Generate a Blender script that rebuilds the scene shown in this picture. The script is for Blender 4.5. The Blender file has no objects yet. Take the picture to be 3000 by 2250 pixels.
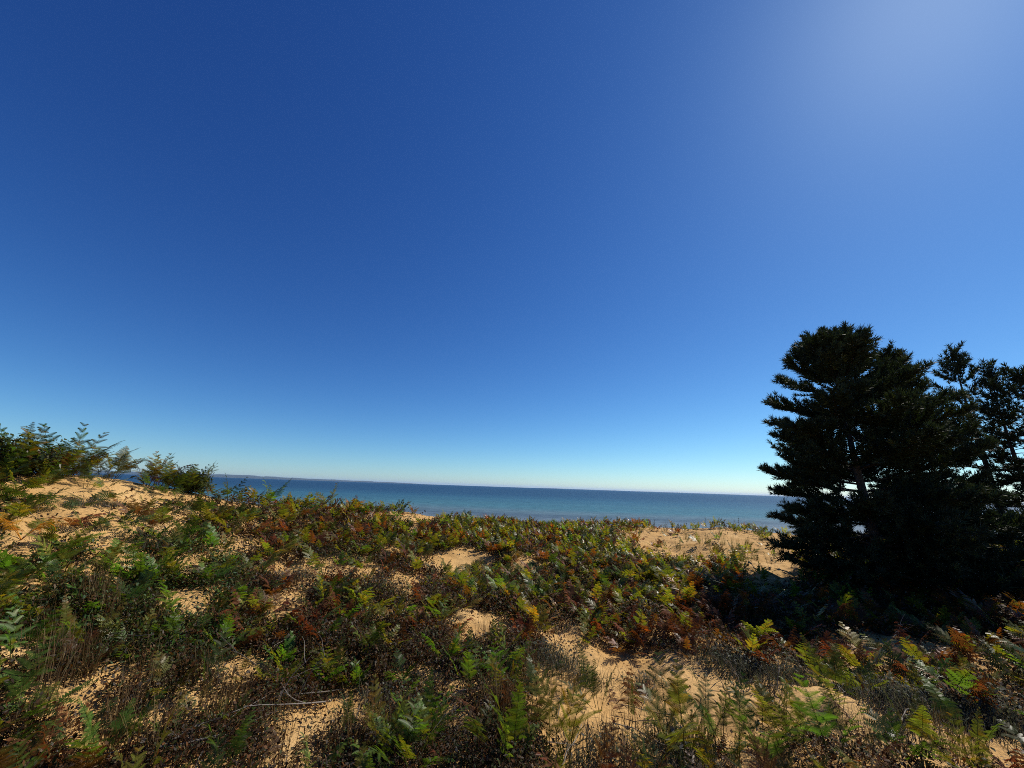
import bpy, math, random
import numpy as np
from mathutils import Vector, Matrix

# ------------------------------------------------------------------ camera
SC = bpy.context.scene
COL = SC.collection
EYE = 1.6
FPX = 1127.0                       # focal length in pixels of the 3000 px wide photograph (ultra-wide phone lens)
PITCH, ROLL = math.radians(15.0), math.radians(1.95)
_R = np.array([1.0, 0, 0]); _U = np.array([0, -math.sin(PITCH), math.cos(PITCH)]); _F = np.array([0, math.cos(PITCH), math.sin(PITCH)])
CR = math.cos(ROLL) * _R + math.sin(ROLL) * _U
CU = -math.sin(ROLL) * _R + math.cos(ROLL) * _U
cam = bpy.data.cameras.new('camera'); cam_o = bpy.data.objects.new('camera', cam); COL.objects.link(cam_o)
cam.sensor_width = 36.0; cam.lens = 36.0 * FPX / 3000.0
cam.clip_start = 0.05; cam.clip_end = 120000.0
cam_o.matrix_world = Matrix(((CR[0], CU[0], -_F[0], 0), (CR[1], CU[1], -_F[1], 0), (CR[2], CU[2], -_F[2], EYE), (0, 0, 0, 1)))
SC.camera = cam_o

# ------------------------------------------------------------------ sky and sun
SUN_AZ, SUN_EL = math.radians(58.0), math.radians(47.0)
W = bpy.data.worlds.new('World'); SC.world = W; W.use_nodes = True
nt = W.node_tree; nt.nodes.clear()
sky = nt.nodes.new('ShaderNodeTexSky'); sky.sky_type = 'NISHITA'; sky.sun_disc = False
sky.sun_elevation = SUN_EL; sky.sun_rotation = SUN_AZ
sky.altitude = 0; sky.air_density = 0.8; sky.dust_density = 0.20; sky.ozone_density = 6.0
bg = nt.nodes.new('ShaderNodeBackground'); bg.inputs['Strength'].default_value = 0.08
wo = nt.nodes.new('ShaderNodeOutputWorld')
# the camera's contrasty rendering of a deep blue sky: one power curve per channel on the sky's own colour
sp = nt.nodes.new('ShaderNodeSeparateColor'); cb = nt.nodes.new('ShaderNodeCombineColor'); nt.links.new(sky.outputs[0], sp.inputs[0])
EXPOSURE = 0.35
for ch, (g, k) in enumerate(((1.56, 4.05), (1.36, 3.45), (1.03, 2.36))):
    a_ = nt.nodes.new('ShaderNodeMath'); a_.operation = 'MULTIPLY'; a_.inputs[1].default_value = .05; nt.links.new(sp.outputs[ch], a_.inputs[0])
    b_ = nt.nodes.new('ShaderNodeMath'); b_.operation = 'POWER'; b_.inputs[1].default_value = g; nt.links.new(a_.outputs[0], b_.inputs[0])
    c_ = nt.nodes.new('ShaderNodeMath'); c_.operation = 'MULTIPLY'; c_.inputs[1].default_value = k / .08 / 2 ** EXPOSURE; nt.links.new(b_.outputs[0], c_.inputs[0])
    nt.links.new(c_.outputs[0], cb.inputs[ch])
nt.links.new(cb.outputs[0], bg.inputs['Color']); nt.links.new(bg.outputs[0], wo.inputs['Surface'])
sl = bpy.data.lights.new('sun', 'SUN'); sl.energy = 5.0; sl.angle = math.radians(0.53); sl.color = (1.0, 0.93, 0.82)
so = bpy.data.objects.new('sun', sl); COL.objects.link(so)
SUN_DIR = Vector((math.sin(SUN_AZ) * math.cos(SUN_EL), math.cos(SUN_AZ) * math.cos(SUN_EL), math.sin(SUN_EL)))
so.rotation_euler = SUN_DIR.to_track_quat('Z', 'Y').to_euler()
so.location = (0, 0, 30)
SC.view_settings.view_transform = 'Standard'; SC.view_settings.look = 'None'
SC.cycles.use_denoising = False; SC.cycles.pixel_filter_type = 'BLACKMAN_HARRIS'; SC.cycles.filter_width = 0.95
SC.view_settings.exposure = EXPOSURE; SC.view_settings.gamma = 1.0

rng = np.random.default_rng(7)
random.seed(7)

# ------------------------------------------------------------------ picture <-> place
def ray(u, v):
    d = _F + CR * (u - 1500) / FPX + CU * (1125 - v) / FPX
    return d / np.linalg.norm(d)

def project(p):
    p = np.asarray(p, float) - np.array([0, 0, EYE])
    f = p @ _F
    f = np.where(np.abs(f) < 1e-6, 1e-6, f)
    return 1500 + FPX * (p @ CR) / f, 1125 - FPX * (p @ CU) / f, f

_perm = np.random.default_rng(3).random((256, 256))
def vnoise(x, y):
    xi, yi = np.floor(x).astype(int), np.floor(y).astype(int)
    fx, fy = x - xi, y - yi
    fx, fy = fx * fx * (3 - 2 * fx), fy * fy * (3 - 2 * fy)
    g = lambda a, b: _perm[a & 255, b & 255]
    return (g(xi, yi) * (1 - fx) + g(xi + 1, yi) * fx) * (1 - fy) + (g(xi, yi + 1) * (1 - fx) + g(xi + 1, yi + 1) * fx) * fy

# the crest of the dune: picture column, picture row, ground distance
CREST = [(-300, 1372, 7.5), (0, 1385, 7.6), (150, 1390, 7.8), (300, 1394, 8.0), (450, 1425, 8.3), (600, 1452, 8.7), (760, 1480, 9.3), (1000, 1498, 10.6),
         (1200, 1506, 11.8), (1400, 1538, 13.2), (1600, 1546, 14.5), (1850, 1545, 15.5), (2000, 1551, 16.0), (2120, 1546, 16.2), (2200, 1556, 16.4),
         (2300, 1568, 16.6), (2500, 1585, 17.0), (2750, 1592, 17.5), (3000, 1590, 18.0), (3400, 1600, 18.5)]
_ca, _cr, _cz = [], [], []
for u, v, r in CREST:
    d = ray(u, v); h = math.hypot(d[0], d[1])
    _ca.append(math.atan2(d[0], d[1])); _cr.append(r); _cz.append(EYE + d[2] / h * r)
_ca, _cr, _cz = map(np.array, (_ca, _cr, _cz))
def ground_z(x, y):
    x = np.asarray(x, float); y = np.asarray(y, float)
    r = np.hypot(x, y) + 1e-9; a = np.arctan2(x, y)
    R = np.interp(a, _ca, _cr); Z = np.interp(a, _ca, _cz)
    s = np.clip((r - 2.0) / (R - 2.0), 0, 1)
    rise = s ** np.interp(Z, [-.2, 1.3], [2.2, 1.2])
    z = Z * rise
    t = np.clip(r - R, 0, None)
    drop = np.where(t < 2.0, 0.075 * t * t, 0.3 + 0.30 * (t - 2.0))
    z = z - drop
    hum = 0.20 * (vnoise(x * .9 + 7, y * .9 + 3) - .5) + 0.11 * (vnoise(x * 2.3 + 1, y * 2.3 + 9) - .5) + 0.075 * (vnoise(x * 4.6 + 5, y * 4.6) - .5) + 0.03 * (vnoise(x * 11, y * 11 + 6) - .5)
    fade = np.clip(1 - 0.65 * np.clip((s - .6) / .4, 0, 1), .35, 1) * np.clip(1 - t / 8, 0, 1)
    z = z + hum * fade
    # gentle hollow in front of the open sand by the pines
    z = z - 0.16 * np.exp(-(((x - 5.2) / 2.4) ** 2 + ((y - 10.6) / 1.6) ** 2))
    return np.maximum(z, -7.5)
def gz(x, y): return float(ground_z(x, y))

def on_ground(u, v):
    """the point of the ground seen at a place of the picture"""
    d = ray(u, v); t = 1.0
    while t < 60:
        p = d * t
        if p[2] + EYE <= gz(p[0], p[1]): break
        t += 0.03
    return p[0], p[1], gz(p[0], p[1])

# ------------------------------------------------------------------ material helpers
def new_mat(name):
    m = bpy.data.materials.new(name); m.use_nodes = True
    n = m.node_tree; n.nodes.clear()
    out = n.nodes.new('ShaderNodeOutputMaterial')
    return m, n, out
def node(n, t, **kw):
    x = n.nodes.new(t)
    for k, v in kw.items():
        if k.startswith('i_'): x.inputs[k[2:].replace('_', ' ')].default_value = v
        else: setattr(x, k, v)
    return x
def mixrgb(n, blend, fac, a, b):
    m = n.nodes.new('ShaderNodeMix'); m.data_type = 'RGBA'; m.blend_type = blend
    for sock, val in ((m.inputs[0], fac), (m.inputs[6], a), (m.inputs[7], b)):
        if hasattr(val, 'links') or hasattr(val, 'is_linked'): n.links.new(val, sock)
        elif isinstance(val, (int, float)): sock.default_value = val
        else: sock.default_value = (*val, 1)
    return m.outputs[2]
def ramp(n, fac, stops):
    r = n.nodes.new('ShaderNodeValToRGB')
    while len(r.color_ramp.elements) < len(stops): r.color_ramp.elements.new(0.5)
    for e, (p, c) in zip(r.color_ramp.elements, stops):
        e.position = p; e.color = (*c, 1) if not isinstance(c, (int, float)) else (c, c, c, 1)
    n.links.new(fac, r.inputs[0]); return r.outputs[0]

def mat_sand():
    m, n, out = new_mat('sand')
    tc = node(n, 'ShaderNodeTexCoord')
    def noise(s, d=4, rough=.55):
        x = node(n, 'ShaderNodeTexNoise'); x.inputs['Scale'].default_value = s; x.inputs['Detail'].default_value = d; x.inputs['Roughness'].default_value = rough
        n.links.new(tc.outputs['Object'], x.inputs['Vector']); return x.outputs[0]
    base = ramp(n, noise(1.3), [(.25, (.34, .195, .066)), (.5, (.43, .26, .098)), (.75, (.50, .325, .140))])
    fine = ramp(n, noise(55, 3, .7), [(.3, .80), (.7, 1.12)])
    c = mixrgb(n, 'MULTIPLY', 1.0, base, fine)
    speck = ramp(n, noise(26, 6, .8), [(.60, 0.0), (.70, 1.0)])
    c = mixrgb(n, 'MIX', speck, c, (.16, .095, .045))
    p = node(n, 'ShaderNodeBsdfPrincipled'); p.inputs['Roughness'].default_value = .95; p.inputs['Specular IOR Level'].default_value = .15
    n.links.new(c, p.inputs['Base Color'])
    b1 = node(n, 'ShaderNodeBump'); b1.inputs['Strength'].default_value = .55; b1.inputs['Distance'].default_value = .05
    n.links.new(noise(9, 5, .6), b1.inputs['Height'])
    b2 = node(n, 'ShaderNodeBump'); b2.inputs['Strength'].default_value = .75; b2.inputs['Distance'].default_value = .012
    n.links.new(noise(48, 4, .65), b2.inputs['Height']); n.links.new(b1.outputs[0], b2.inputs['Normal'])
    n.links.new(b2.outputs[0], p.inputs['Normal']); n.links.new(p.outputs[0], out.inputs['Surface'])
    return m

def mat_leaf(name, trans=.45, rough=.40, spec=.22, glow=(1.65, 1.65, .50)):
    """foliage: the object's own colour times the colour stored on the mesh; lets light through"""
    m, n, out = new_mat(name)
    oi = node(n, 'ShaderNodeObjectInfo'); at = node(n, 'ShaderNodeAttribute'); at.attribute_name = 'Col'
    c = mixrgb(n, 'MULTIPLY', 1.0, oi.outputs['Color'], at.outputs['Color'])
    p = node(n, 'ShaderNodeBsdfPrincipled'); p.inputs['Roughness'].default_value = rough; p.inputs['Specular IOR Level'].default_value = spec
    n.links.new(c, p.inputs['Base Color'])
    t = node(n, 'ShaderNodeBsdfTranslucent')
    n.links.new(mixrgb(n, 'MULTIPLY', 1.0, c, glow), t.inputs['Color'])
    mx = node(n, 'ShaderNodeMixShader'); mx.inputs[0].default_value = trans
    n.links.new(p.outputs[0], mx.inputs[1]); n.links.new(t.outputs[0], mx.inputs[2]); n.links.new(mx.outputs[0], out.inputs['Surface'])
    return m

def mat_bark():
    m, n, out = new_mat('bark')
    tc = node(n, 'ShaderNodeTexCoord'); x = node(n, 'ShaderNodeTexNoise'); x.inputs['Scale'].default_value = 14; x.inputs['Detail'].default_value = 5
    n.links.new(tc.outputs['Object'], x.inputs['Vector'])
    p = node(n, 'ShaderNodeBsdfPrincipled'); p.inputs['Roughness'].default_value = .9
    n.links.new(ramp(n, x.outputs[0], [(.3, (.022, .018, .015)), (.7, (.075, .06, .05))]), p.inputs['Base Color'])
    b = node(n, 'ShaderNodeBump'); b.inputs['Strength'].default_value = .8; b.inputs['Distance'].default_value = .02
    n.links.new(x.outputs[0], b.inputs['Height']); n.links.new(b.outputs[0], p.inputs['Normal']); n.links.new(p.outputs[0], out.inputs['Surface'])
    return m

def mat_water():
    m, n, out = new_mat('lake_water')
    geo = node(n, 'ShaderNodeNewGeometry'); sep = node(n, 'ShaderNodeSeparateXYZ'); n.links.new(geo.outputs['Position'], sep.inputs[0])
    # distance out from the shore, wobbled by noise: sand bars inshore, teal shelf, dark deep water
    tc = node(n, 'ShaderNodeTexCoord')
    mp = node(n, 'ShaderNodeMapping'); mp.inputs['Scale'].default_value = (.004, .018, 1); n.links.new(tc.outputs['Object'], mp.inputs[0])
    nz = node(n, 'ShaderNodeTexNoise'); nz.inputs['Scale'].default_value = 1.0; nz.inputs['Detail'].default_value = 4; n.links.new(mp.outputs[0], nz.inputs['Vector'])
    ma = node(n, 'ShaderNodeMath', operation='MULTIPLY_ADD'); ma.inputs[1].default_value = .35
    lg = node(n, 'ShaderNodeMath', operation='LOGARITHM'); lg.inputs[1].default_value = 10
    n.links.new(sep.outputs[1], lg.inputs[0])
    n.links.new(nz.outputs[0], ma.inputs[0]); n.links.new(lg.outputs[0], ma.inputs[2])
    mr = node(n, 'ShaderNodeMapRange'); mr.inputs[1].default_value = 1.86; mr.inputs[2].default_value = 2.95; n.links.new(ma.outputs[0], mr.inputs[0])
    c = ramp(n, mr.outputs[0], [(0, (0.106, 0.125, 0.138)), (.13, (0.090, 0.115, 0.133)), (.18, (0.052, 0.072, 0.087)), (.24, (0.074, 0.115, 0.129)), (.36, (0.038, 0.108, 0.129)), (.54, (0.020, 0.070, 0.106)), (.72, (0.009, 0.034, 0.069)), (1, (0.006, 0.024, 0.055))])
    mp2 = node(n, 'ShaderNodeMapping'); mp2.inputs['Scale'].default_value = (.22, .9, 1); n.links.new(tc.outputs['Object'], mp2.inputs[0])
    w1 = node(n, 'ShaderNodeTexNoise'); w1.inputs['Scale'].default_value = 1.6; w1.inputs['Detail'].default_value = 6; w1.inputs['Roughness'].default_value = .6
    n.links.new(mp2.outputs[0], w1.inputs['Vector'])
    c = mixrgb(n, 'MULTIPLY', 1.0, c, ramp(n, w1.outputs[0], [(.3, .45), (.7, 1.6)]))
    p = node(n, 'ShaderNodeBsdfPrincipled'); p.inputs['Roughness'].default_value = .35; p.inputs['IOR'].default_value = 1.33
    p.inputs['Specular IOR Level'].default_value = .12
    n.links.new(c, p.inputs['Base Color'])
    b = node(n, 'ShaderNodeBump'); b.inputs['Strength'].default_value = .9; b.inputs['Distance'].default_value = .25
    n.links.new(w1.outputs[0], b.inputs['Height']); n.links.new(b.outputs[0], p.inputs['Normal']); n.links.new(p.outputs[0], out.inputs['Surface'])
    return m

def mat_plain(name, c, rough=.9):
    m, n, out = new_mat(name)
    p = node(n, 'ShaderNodeBsdfPrincipled'); p.inputs['Roughness'].default_value = rough
    tc = node(n, 'ShaderNodeTexCoord'); x = node(n, 'ShaderNodeTexNoise'); x.inputs['Scale'].default_value = 9; x.inputs['Detail'].default_value = 5
    n.links.new(tc.outputs['Object'], x.inputs['Vector'])
    n.links.new(mixrgb(n, 'MULTIPLY', 1.0, c, ramp(n, x.outputs[0], [(.3, .6), (.7, 1.3)])), p.inputs['Base Color'])
    n.links.new(p.outputs[0], out.inputs['Surface']); return m

M_SAND, M_WATER, M_BARK = mat_sand(), mat_water(), mat_bark()
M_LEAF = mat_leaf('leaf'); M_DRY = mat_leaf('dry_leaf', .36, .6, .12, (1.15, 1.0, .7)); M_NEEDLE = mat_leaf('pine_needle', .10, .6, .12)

# ------------------------------------------------------------------ mesh helpers
class MB:
    """collects triangles, quads and their colours as numpy blocks and makes ONE mesh of them"""
    def __init__(s): s.v, s.t, s.q, s.c, s.n = [], [], [], [], 0
    def add(s, v, t=None, q=None, c=None):
        v = np.asarray(v, float).reshape(-1, 3); s.v.append(v)
        if t is not None and len(t): s.t.append(np.asarray(t, int).reshape(-1, 3) + s.n)
        if q is not None and len(q): s.q.append(np.asarray(q, int).reshape(-1, 4) + s.n)
        c = np.ones((len(v), 3)) if c is None else np.broadcast_to(np.asarray(c, float), (len(v), 3))
        s.c.append(c); s.n += len(v)
    def arrays(s):
        z3, z4 = np.zeros((0, 3), int), np.zeros((0, 4), int)
        return (np.concatenate(s.v), np.concatenate(s.t) if s.t else z3, np.concatenate(s.q) if s.q else z4, np.concatenate(s.c))
    def mesh(s, name, mat, smooth=False):
        v, t, q, c = s.arrays()
        me = bpy.data.meshes.new(name)
        me.vertices.add(len(v)); me.vertices.foreach_set('co', v.astype(np.float32).ravel())
        nl = t.size + q.size
        me.loops.add(nl); me.loops.foreach_set('vertex_index', np.concatenate([t.ravel(), q.ravel()]).astype(np.int32))
        me.polygons.add(len(t) + len(q))
        starts = np.concatenate([np.arange(len(t)) * 3, t.size + np.arange(len(q)) * 4]).astype(np.int32)
        me.polygons.foreach_set('loop_start', starts)
        me.update(calc_edges=True)
        a = me.color_attributes.new('Col', 'FLOAT_COLOR', 'POINT')
        a.data.foreach_set('color', np.concatenate([c, np.ones((len(c), 1))], 1).astype(np.float32).ravel())
        if smooth: me.polygons.foreach_set('use_smooth', np.ones(len(me.polygons), bool))
        me.materials.append(mat); return me

def tag(o, label=None, cat=None, group=None, kind=None):
    for k, v in (('label', label), ('category', cat), ('group', group), ('kind', kind)):
        if v: o[k] = v
    return o
def link(name, me, parent=None, loc=(0, 0, 0), rot=(0, 0, 0), scale=1.0, color=None):
    o = bpy.data.objects.new(name, me); COL.objects.link(o)
    o.parent = parent; o.location = loc; o.rotation_euler = rot
    o.scale = (scale,) * 3 if isinstance(scale, (int, float)) else scale
    if color is not None: o.color = (*color, 1)
    return o

def tube(mb, pts, rad, sides=6, c=(1, 1, 1)):
    pts = np.asarray(pts, float); n = len(pts); rad = np.broadcast_to(rad, (n,))
    T = np.gradient(pts, axis=0); T /= np.linalg.norm(T, axis=1, keepdims=True) + 1e-12
    ref = np.array([0, 0, 1.0]) if abs(T[0][2]) < .8 else np.array([1.0, 0, 0])
    A = np.cross(T, ref); A /= np.linalg.norm(A, axis=1, keepdims=True) + 1e-12
    B = np.cross(T, A)
    th = np.arange(sides) / sides * 2 * math.pi
    v = (pts[:, None] + rad[:, None, None] * (np.cos(th)[None, :, None] * A[:, None] + np.sin(th)[None, :, None] * B[:, None])).reshape(-1, 3)
    i, j = np.meshgrid(np.arange(n - 1), np.arange(sides), indexing='ij')
    k = (j + 1) % sides
    q = np.stack([i * sides + j, i * sides + k, (i + 1) * sides + k, (i + 1) * sides + j], -1).reshape(-1, 4)
    mb.add(v, q=q, c=c)
    # caps
    v2 = np.concatenate([pts[-1:], v[-sides:]]); mb.add(v2, t=[(0, 1 + a, 1 + (a + 1) % sides) for a in range(sides)], c=c)

# ------------------------------------------------------------------ the setting
def axis(lo, hi, step, far):
    core = np.arange(lo, hi + 1e-6, step); out = [core[-1]]; s = step
    while out[-1] < far: s *= 1.16; out.append(out[-1] + s)
    left = [core[0]]; s = step
    while left[-1] > -far: s *= 1.16; left.append(left[-1] - s)
    return np.concatenate([np.array(left[1:])[::-1], core, np.array(out[1:])])
def build_ground():
    xs = axis(-8.5, 11.0, 0.05, 45000); ys = axis(1.2, 15.0, 0.05, 45000)
    X, Y = np.meshgrid(xs, ys, indexing='xy'); Z = ground_z(X, Y)
    Z = Z + 0.012 * (vnoise(X * 17, Y * 17) - .5) + 0.010 * (vnoise(X * 31 + 4, Y * 31) - .5)
    v = np.stack([X, Y, Z], -1).reshape(-1, 3); w = len(xs)
    i, j = np.meshgrid(np.arange(len(ys) - 1), np.arange(w - 1), indexing='ij')
    a = i * w + j
    mb = MB(); mb.add(v, q=np.stack([a, a + 1, a + w + 1, a + w], -1).reshape(-1, 4))
    o = link('ground', mb.mesh('ground', M_SAND, True))
    tag(o, 'tan sand dune sloping up to a crest above the lake', 'ground', kind='structure')
build_ground()

WATER_Z = -3.6
def build_water():
    mb = MB(); F = 44000
    mb.add([(-F, 18, WATER_Z), (F, 18, WATER_Z), (F, F, WATER_Z), (-F, F, WATER_Z)], q=[(0, 1, 2, 3)])
    tag(link('water', mb.mesh('water', M_WATER)), 'blue lake reaching from the dune to the horizon', 'water', kind='structure')
build_water()

def build_far_shore():
    """low wooded land across the lake: one long headland and one far thin one"""
    prof = [(-40, 60), (300, 85), (520, 105), (600, 100), (700, 110), (800, 88), (900, 72), (1000, 60), (1080, 52), (1150, 40), (1220, 18), (1262, 0)]
    prof2 = [(1555, 0), (1575, 22), (1620, 30), (1700, 22), (1850, 18), (2000, 26), (2150, 22), (2300, 18), (2500, 14), (2800, 10)]
    mh = mat_plain('far_woodland', (.035, .06, .06))
    for name, pr, D, lab in (('hills', prof, 17000, 'long low wooded headland across the lake, sinking to the water'),
                             ('hills', prof2, 26000, 'thin far strip of low land along the horizon beside the pines')):
        mb = MB(); us = np.arange(pr[0][0], pr[-1][0] + 1, 6.0); n = len(us)
        hs = np.interp(us, [p[0] for p in pr], [p[1] for p in pr]) * (1 + .25 * (vnoise(us * .05, us * 0 + 2) - .5)) + 6 * (vnoise(us * .31, us * 0 + 5) - .5)
        hs = np.maximum(hs, 0); row = []
        az = np.array([math.atan2(ray(u, 1428)[0], ray(u, 1428)[1]) for u in us])
        for dd, k in ((0, 0.0), (300, .6), (1100, 1.0), (2600, .8), (4200, 0.0)):
            row.append(np.stack([np.sin(az) * (D + dd), np.cos(az) * (D + dd), WATER_Z - 2 + hs * k], -1))
        v = np.concatenate(row); i, j = np.meshgrid(np.arange(4), np.arange(n - 1), indexing='ij'); a = i * n + j
        mb.add(v, q=np.stack([a, a + 1, a + n + 1, a + n], -1).reshape(-1, 4))
        tag(link(name, mb.mesh(name, mh, True)), lab, 'hills', kind='structure')
build_far_shore()

# ------------------------------------------------------------------ where plants grow (places read off the picture, thrown on the ground)
SAND = [(260,1440,280,50,.90),(260,1540,270,70,.72),(60,1590,90,70,.8),(20,1660,40,40,.9),(620,1458,150,20,.75),(900,1488,300,12,.5),(1200,1517,130,18,.85),
        (2120,1605,280,52,.95),(2270,1680,95,50,.97),(1960,1565,160,25,.85),(690,1610,80,30,.5),(880,1690,90,40,.75),(1020,1670,80,35,.6),(820,1790,90,40,.75),(1180,1720,60,28,.7),(1350,1650,90,40,.9),
        (1535,1650,40,20,.7),(1430,1845,95,42,.9),(1640,1860,100,30,.6),(1800,1955,240,42,.95),(1900,2110,310,125,.95),(1700,2060,140,165,.95),(2150,2020,270,70,.94),
        (2330,2090,200,70,.95),(2500,2110,260,60,.95),(2700,2140,210,65,.92),(2900,2200,200,60,.9),(2650,1905,200,35,.75),(2850,1940,200,40,.55),(160,2060,140,60,.97),
        (540,1775,85,42,.97),(300,2190,150,55,.9),(350,1990,110,35,.8),(640,2080,90,40,.8),(470,2110,70,30,.8),(720,1960,80,30,.8),(1000,1960,70,30,.7),(1220,1990,80,32,.8),(1150,1880,70,28,.7),(60,1930,80,45,.9),(870,2140,90,50,.85),(1050,2080,110,50,.95),(860,2240,90,50,.95),(1330,2110,80,40,.8),(2600,1620,150,15,.8),(550,2060,60,30,.6)]
def sandiness(u, v):
    s = np.ones(np.shape(u))
    for cu, cv, ru, rv, k in SAND:
        d = ((u - cu) / ru) ** 2 + ((v - cv) / rv) ** 2
        s = s * (1 - k * np.clip(1.9 - 1.2 * d, 0, 1))
    return 1 - s

C = {'fresh green': (.080, .150, .022), 'olive green': (.100, .115, .018), 'yellow green': (.165, .172, .024), 'rust brown': (.130, .050, .017),
     'dark brown': (.088, .042, .018), 'golden yellow': (.22, .14, .022), 'dark green': (.042, .074, .018)}
def fern_colour(u, v):
    w = {'fresh green': .12, 'olive green': .40, 'yellow green': .14, 'rust brown': .14, 'dark brown': .10, 'golden yellow': .02, 'dark green': .14}
    if v < 1520 and u < 760: w = {'olive green': .25, 'dark green': .58, 'rust brown': .06, 'dark brown': .11}
    elif u < 620 and 1580 < v < 1960: w = {'fresh green': .46, 'olive green': .24, 'yellow green': .12, 'dark green': .14, 'rust brown': .04}
    elif u < 700: w = {'fresh green': .22, 'olive green': .40, 'yellow green': .12, 'dark green': .10, 'rust brown': .06, 'dark brown': .10}
    elif v > 1920 and u < 1560: w = {'fresh green': .38, 'olive green': .20, 'dark green': .18, 'yellow green': .04, 'dark brown': .16, 'rust brown': .04}
    elif u > 1560 and v > 1990: w = {'dark green': .36, 'olive green': .34, 'dark brown': .14, 'rust brown': .08, 'fresh green': .08}
    elif u > 2560 and v > 1700: w = {'rust brown': .30, 'golden yellow': .02, 'olive green': .34, 'dark brown': .24, 'yellow green': .10}
    elif 1780 < v < 1990 and 1500 < u: w = {'rust brown': .46, 'dark brown': .18, 'golden yellow': .03, 'yellow green': .14, 'olive green': .19}
    elif 640 < u < 1400 and 1560 < v: w = {'rust brown': .24, 'dark brown': .20, 'olive green': .34, 'yellow green': .10, 'fresh green': .06, 'dark green': .06}
    elif 1400 <= u < 2200 and v <= 1780: w = {'olive green': .44, 'yellow green': .12, 'rust brown': .20, 'dark green': .10, 'fresh green': .09, 'golden yellow': .02}
    a = vnoise(np.float64(u * .006 + 3), np.float64(v * .011 + 8)); f = float(np.clip(2.2 * (a - .10), .45, 1.9))
    for k in ('rust brown', 'dark brown', 'golden yellow'): w[k] = w.get(k, 0) * f
    ks = list(w); return random.choices(ks, [w[k] for k in ks])[0]

# ------------------------------------------------------------------ fern fronds
def frond(mb, stipe, blade, tilt, bend, pairs, lod, wide=.40, fan=25, az=0.0, rs=random, c=(1, 1, 1), org=(0, 0, 0), side_roll=0.0, curl=0.0, stalk=None):
    n = 5 + pairs; ss = np.concatenate([np.linspace(0, 1, 5, endpoint=False) * stipe, stipe + np.linspace(0, 1, pairs + 1)[:pairs] ** .92 * blade])
    th = tilt + bend * (ss / (stipe + blade)) ** 1.6
    ds = np.diff(ss, append=ss[-1] + blade / pairs * .8)
    y = np.concatenate([[0], np.cumsum(np.sin(th) * ds)]); z = np.concatenate([[0], np.cumsum(np.cos(th) * ds)])
    P = np.stack([np.zeros(n + 1), y, z], -1)
    T = np.diff(P, axis=0); T /= np.linalg.norm(T, axis=1, keepdims=True)
    ca, sa = math.cos(az), math.sin(az); Rz = np.array([[ca, -sa, 0], [sa, ca, 0], [0, 0, 1]])
    S0 = np.array([math.cos(side_roll), 0, math.sin(side_roll)])
    tone = np.array(c)
    sub = MB()
    stc = tone * np.array([1.1, .9, .75])
    if stalk is not None:
        tube(stalk, P[:6], np.linspace(.0034, .0024, 6), 5, stc); tube(sub, P[5:-1], np.linspace(.0024, .0008, n - 5), 3, stc)
    else: tube(sub, P[:-1][::2], np.linspace(.0032, .0010, len(P[:-1][::2])), 3, stc)
    for i in range(pairs):
        p = P[5 + i]; t = T[min(5 + i, n - 1)]; q = i / pairs
        S = S0 - t * (S0 @ t); S /= np.linalg.norm(S); N = np.cross(t, S)
        shape = (1 - q) ** .80 * min(1, .80 + 1.6 * q) + .03
        for sd in (-1, 1):
            L = blade * wide * shape * rs.uniform(.86, 1.1)
            ph = math.radians(rs.uniform(fan - 9, fan + 9) + 20 * q)
            d = S * sd * math.cos(ph) + t * math.sin(ph) + N * rs.uniform(-.22, .30); d /= np.linalg.norm(d)
            e = np.cross(N, d) * sd; e /= np.linalg.norm(e)
            br = rs.uniform(.72, 1.22); dry = rs.random() ** 4
            cc = tone * br * (1 + dry * np.array([.7, -.1, -.25]))
            dr = -np.array([0, 0, 1.0]) * L * (rs.uniform(.05, .25) + curl)
            if lod == 2:
                w = .17 * L + .004
                m = p + d * L * .42 + dr * .18
                sub.add([p, m + e * w, p + d * L + dr, m - e * w], q=[(0, 1, 2, 3)], c=cc); continue
            k = max(4, int((25 if lod == 0 else 7) * (shape * (1.5 if pairs < 10 else 1)) ** .6)); step = L / k
            f = (np.arange(k) + .4) / k
            B = p + d * L * f[:, None] + dr * (f ** 2)[:, None]
            ln = L * ((.165 if pairs < 10 else .22) if lod == 0 else .24) * (1 - f) ** .75 + .005
            hw = step * (.34 if lod == 0 else .46)
            blocks = []
            for s2 in (-1, 1):
                tip = B + e * s2 * ln[:, None] + d * (ln * .40)[:, None] + N * (ln * rs.uniform(-.25, .25))[:, None]
                blocks.append(np.stack([B - d * hw, B + d * hw, tip + d * hw * .35, tip - d * hw * .35], 1))
            v = np.concatenate(blocks).reshape(-1, 3)
            sub.add(v, q=np.arange(len(v)).reshape(-1, 4), c=cc)
            if lod == 0:
                sub.add([p, p + d * L * 1.02 + dr + e * .001, p + d * L * 1.02 + dr - e * .001, p - t * .004], q=[(0, 1, 2, 3)], c=cc * .8)
    v, t3, q4, cl = sub.arrays()
    mb.add(v @ Rz.T + np.array(org), t3, q4, cl)

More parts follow.
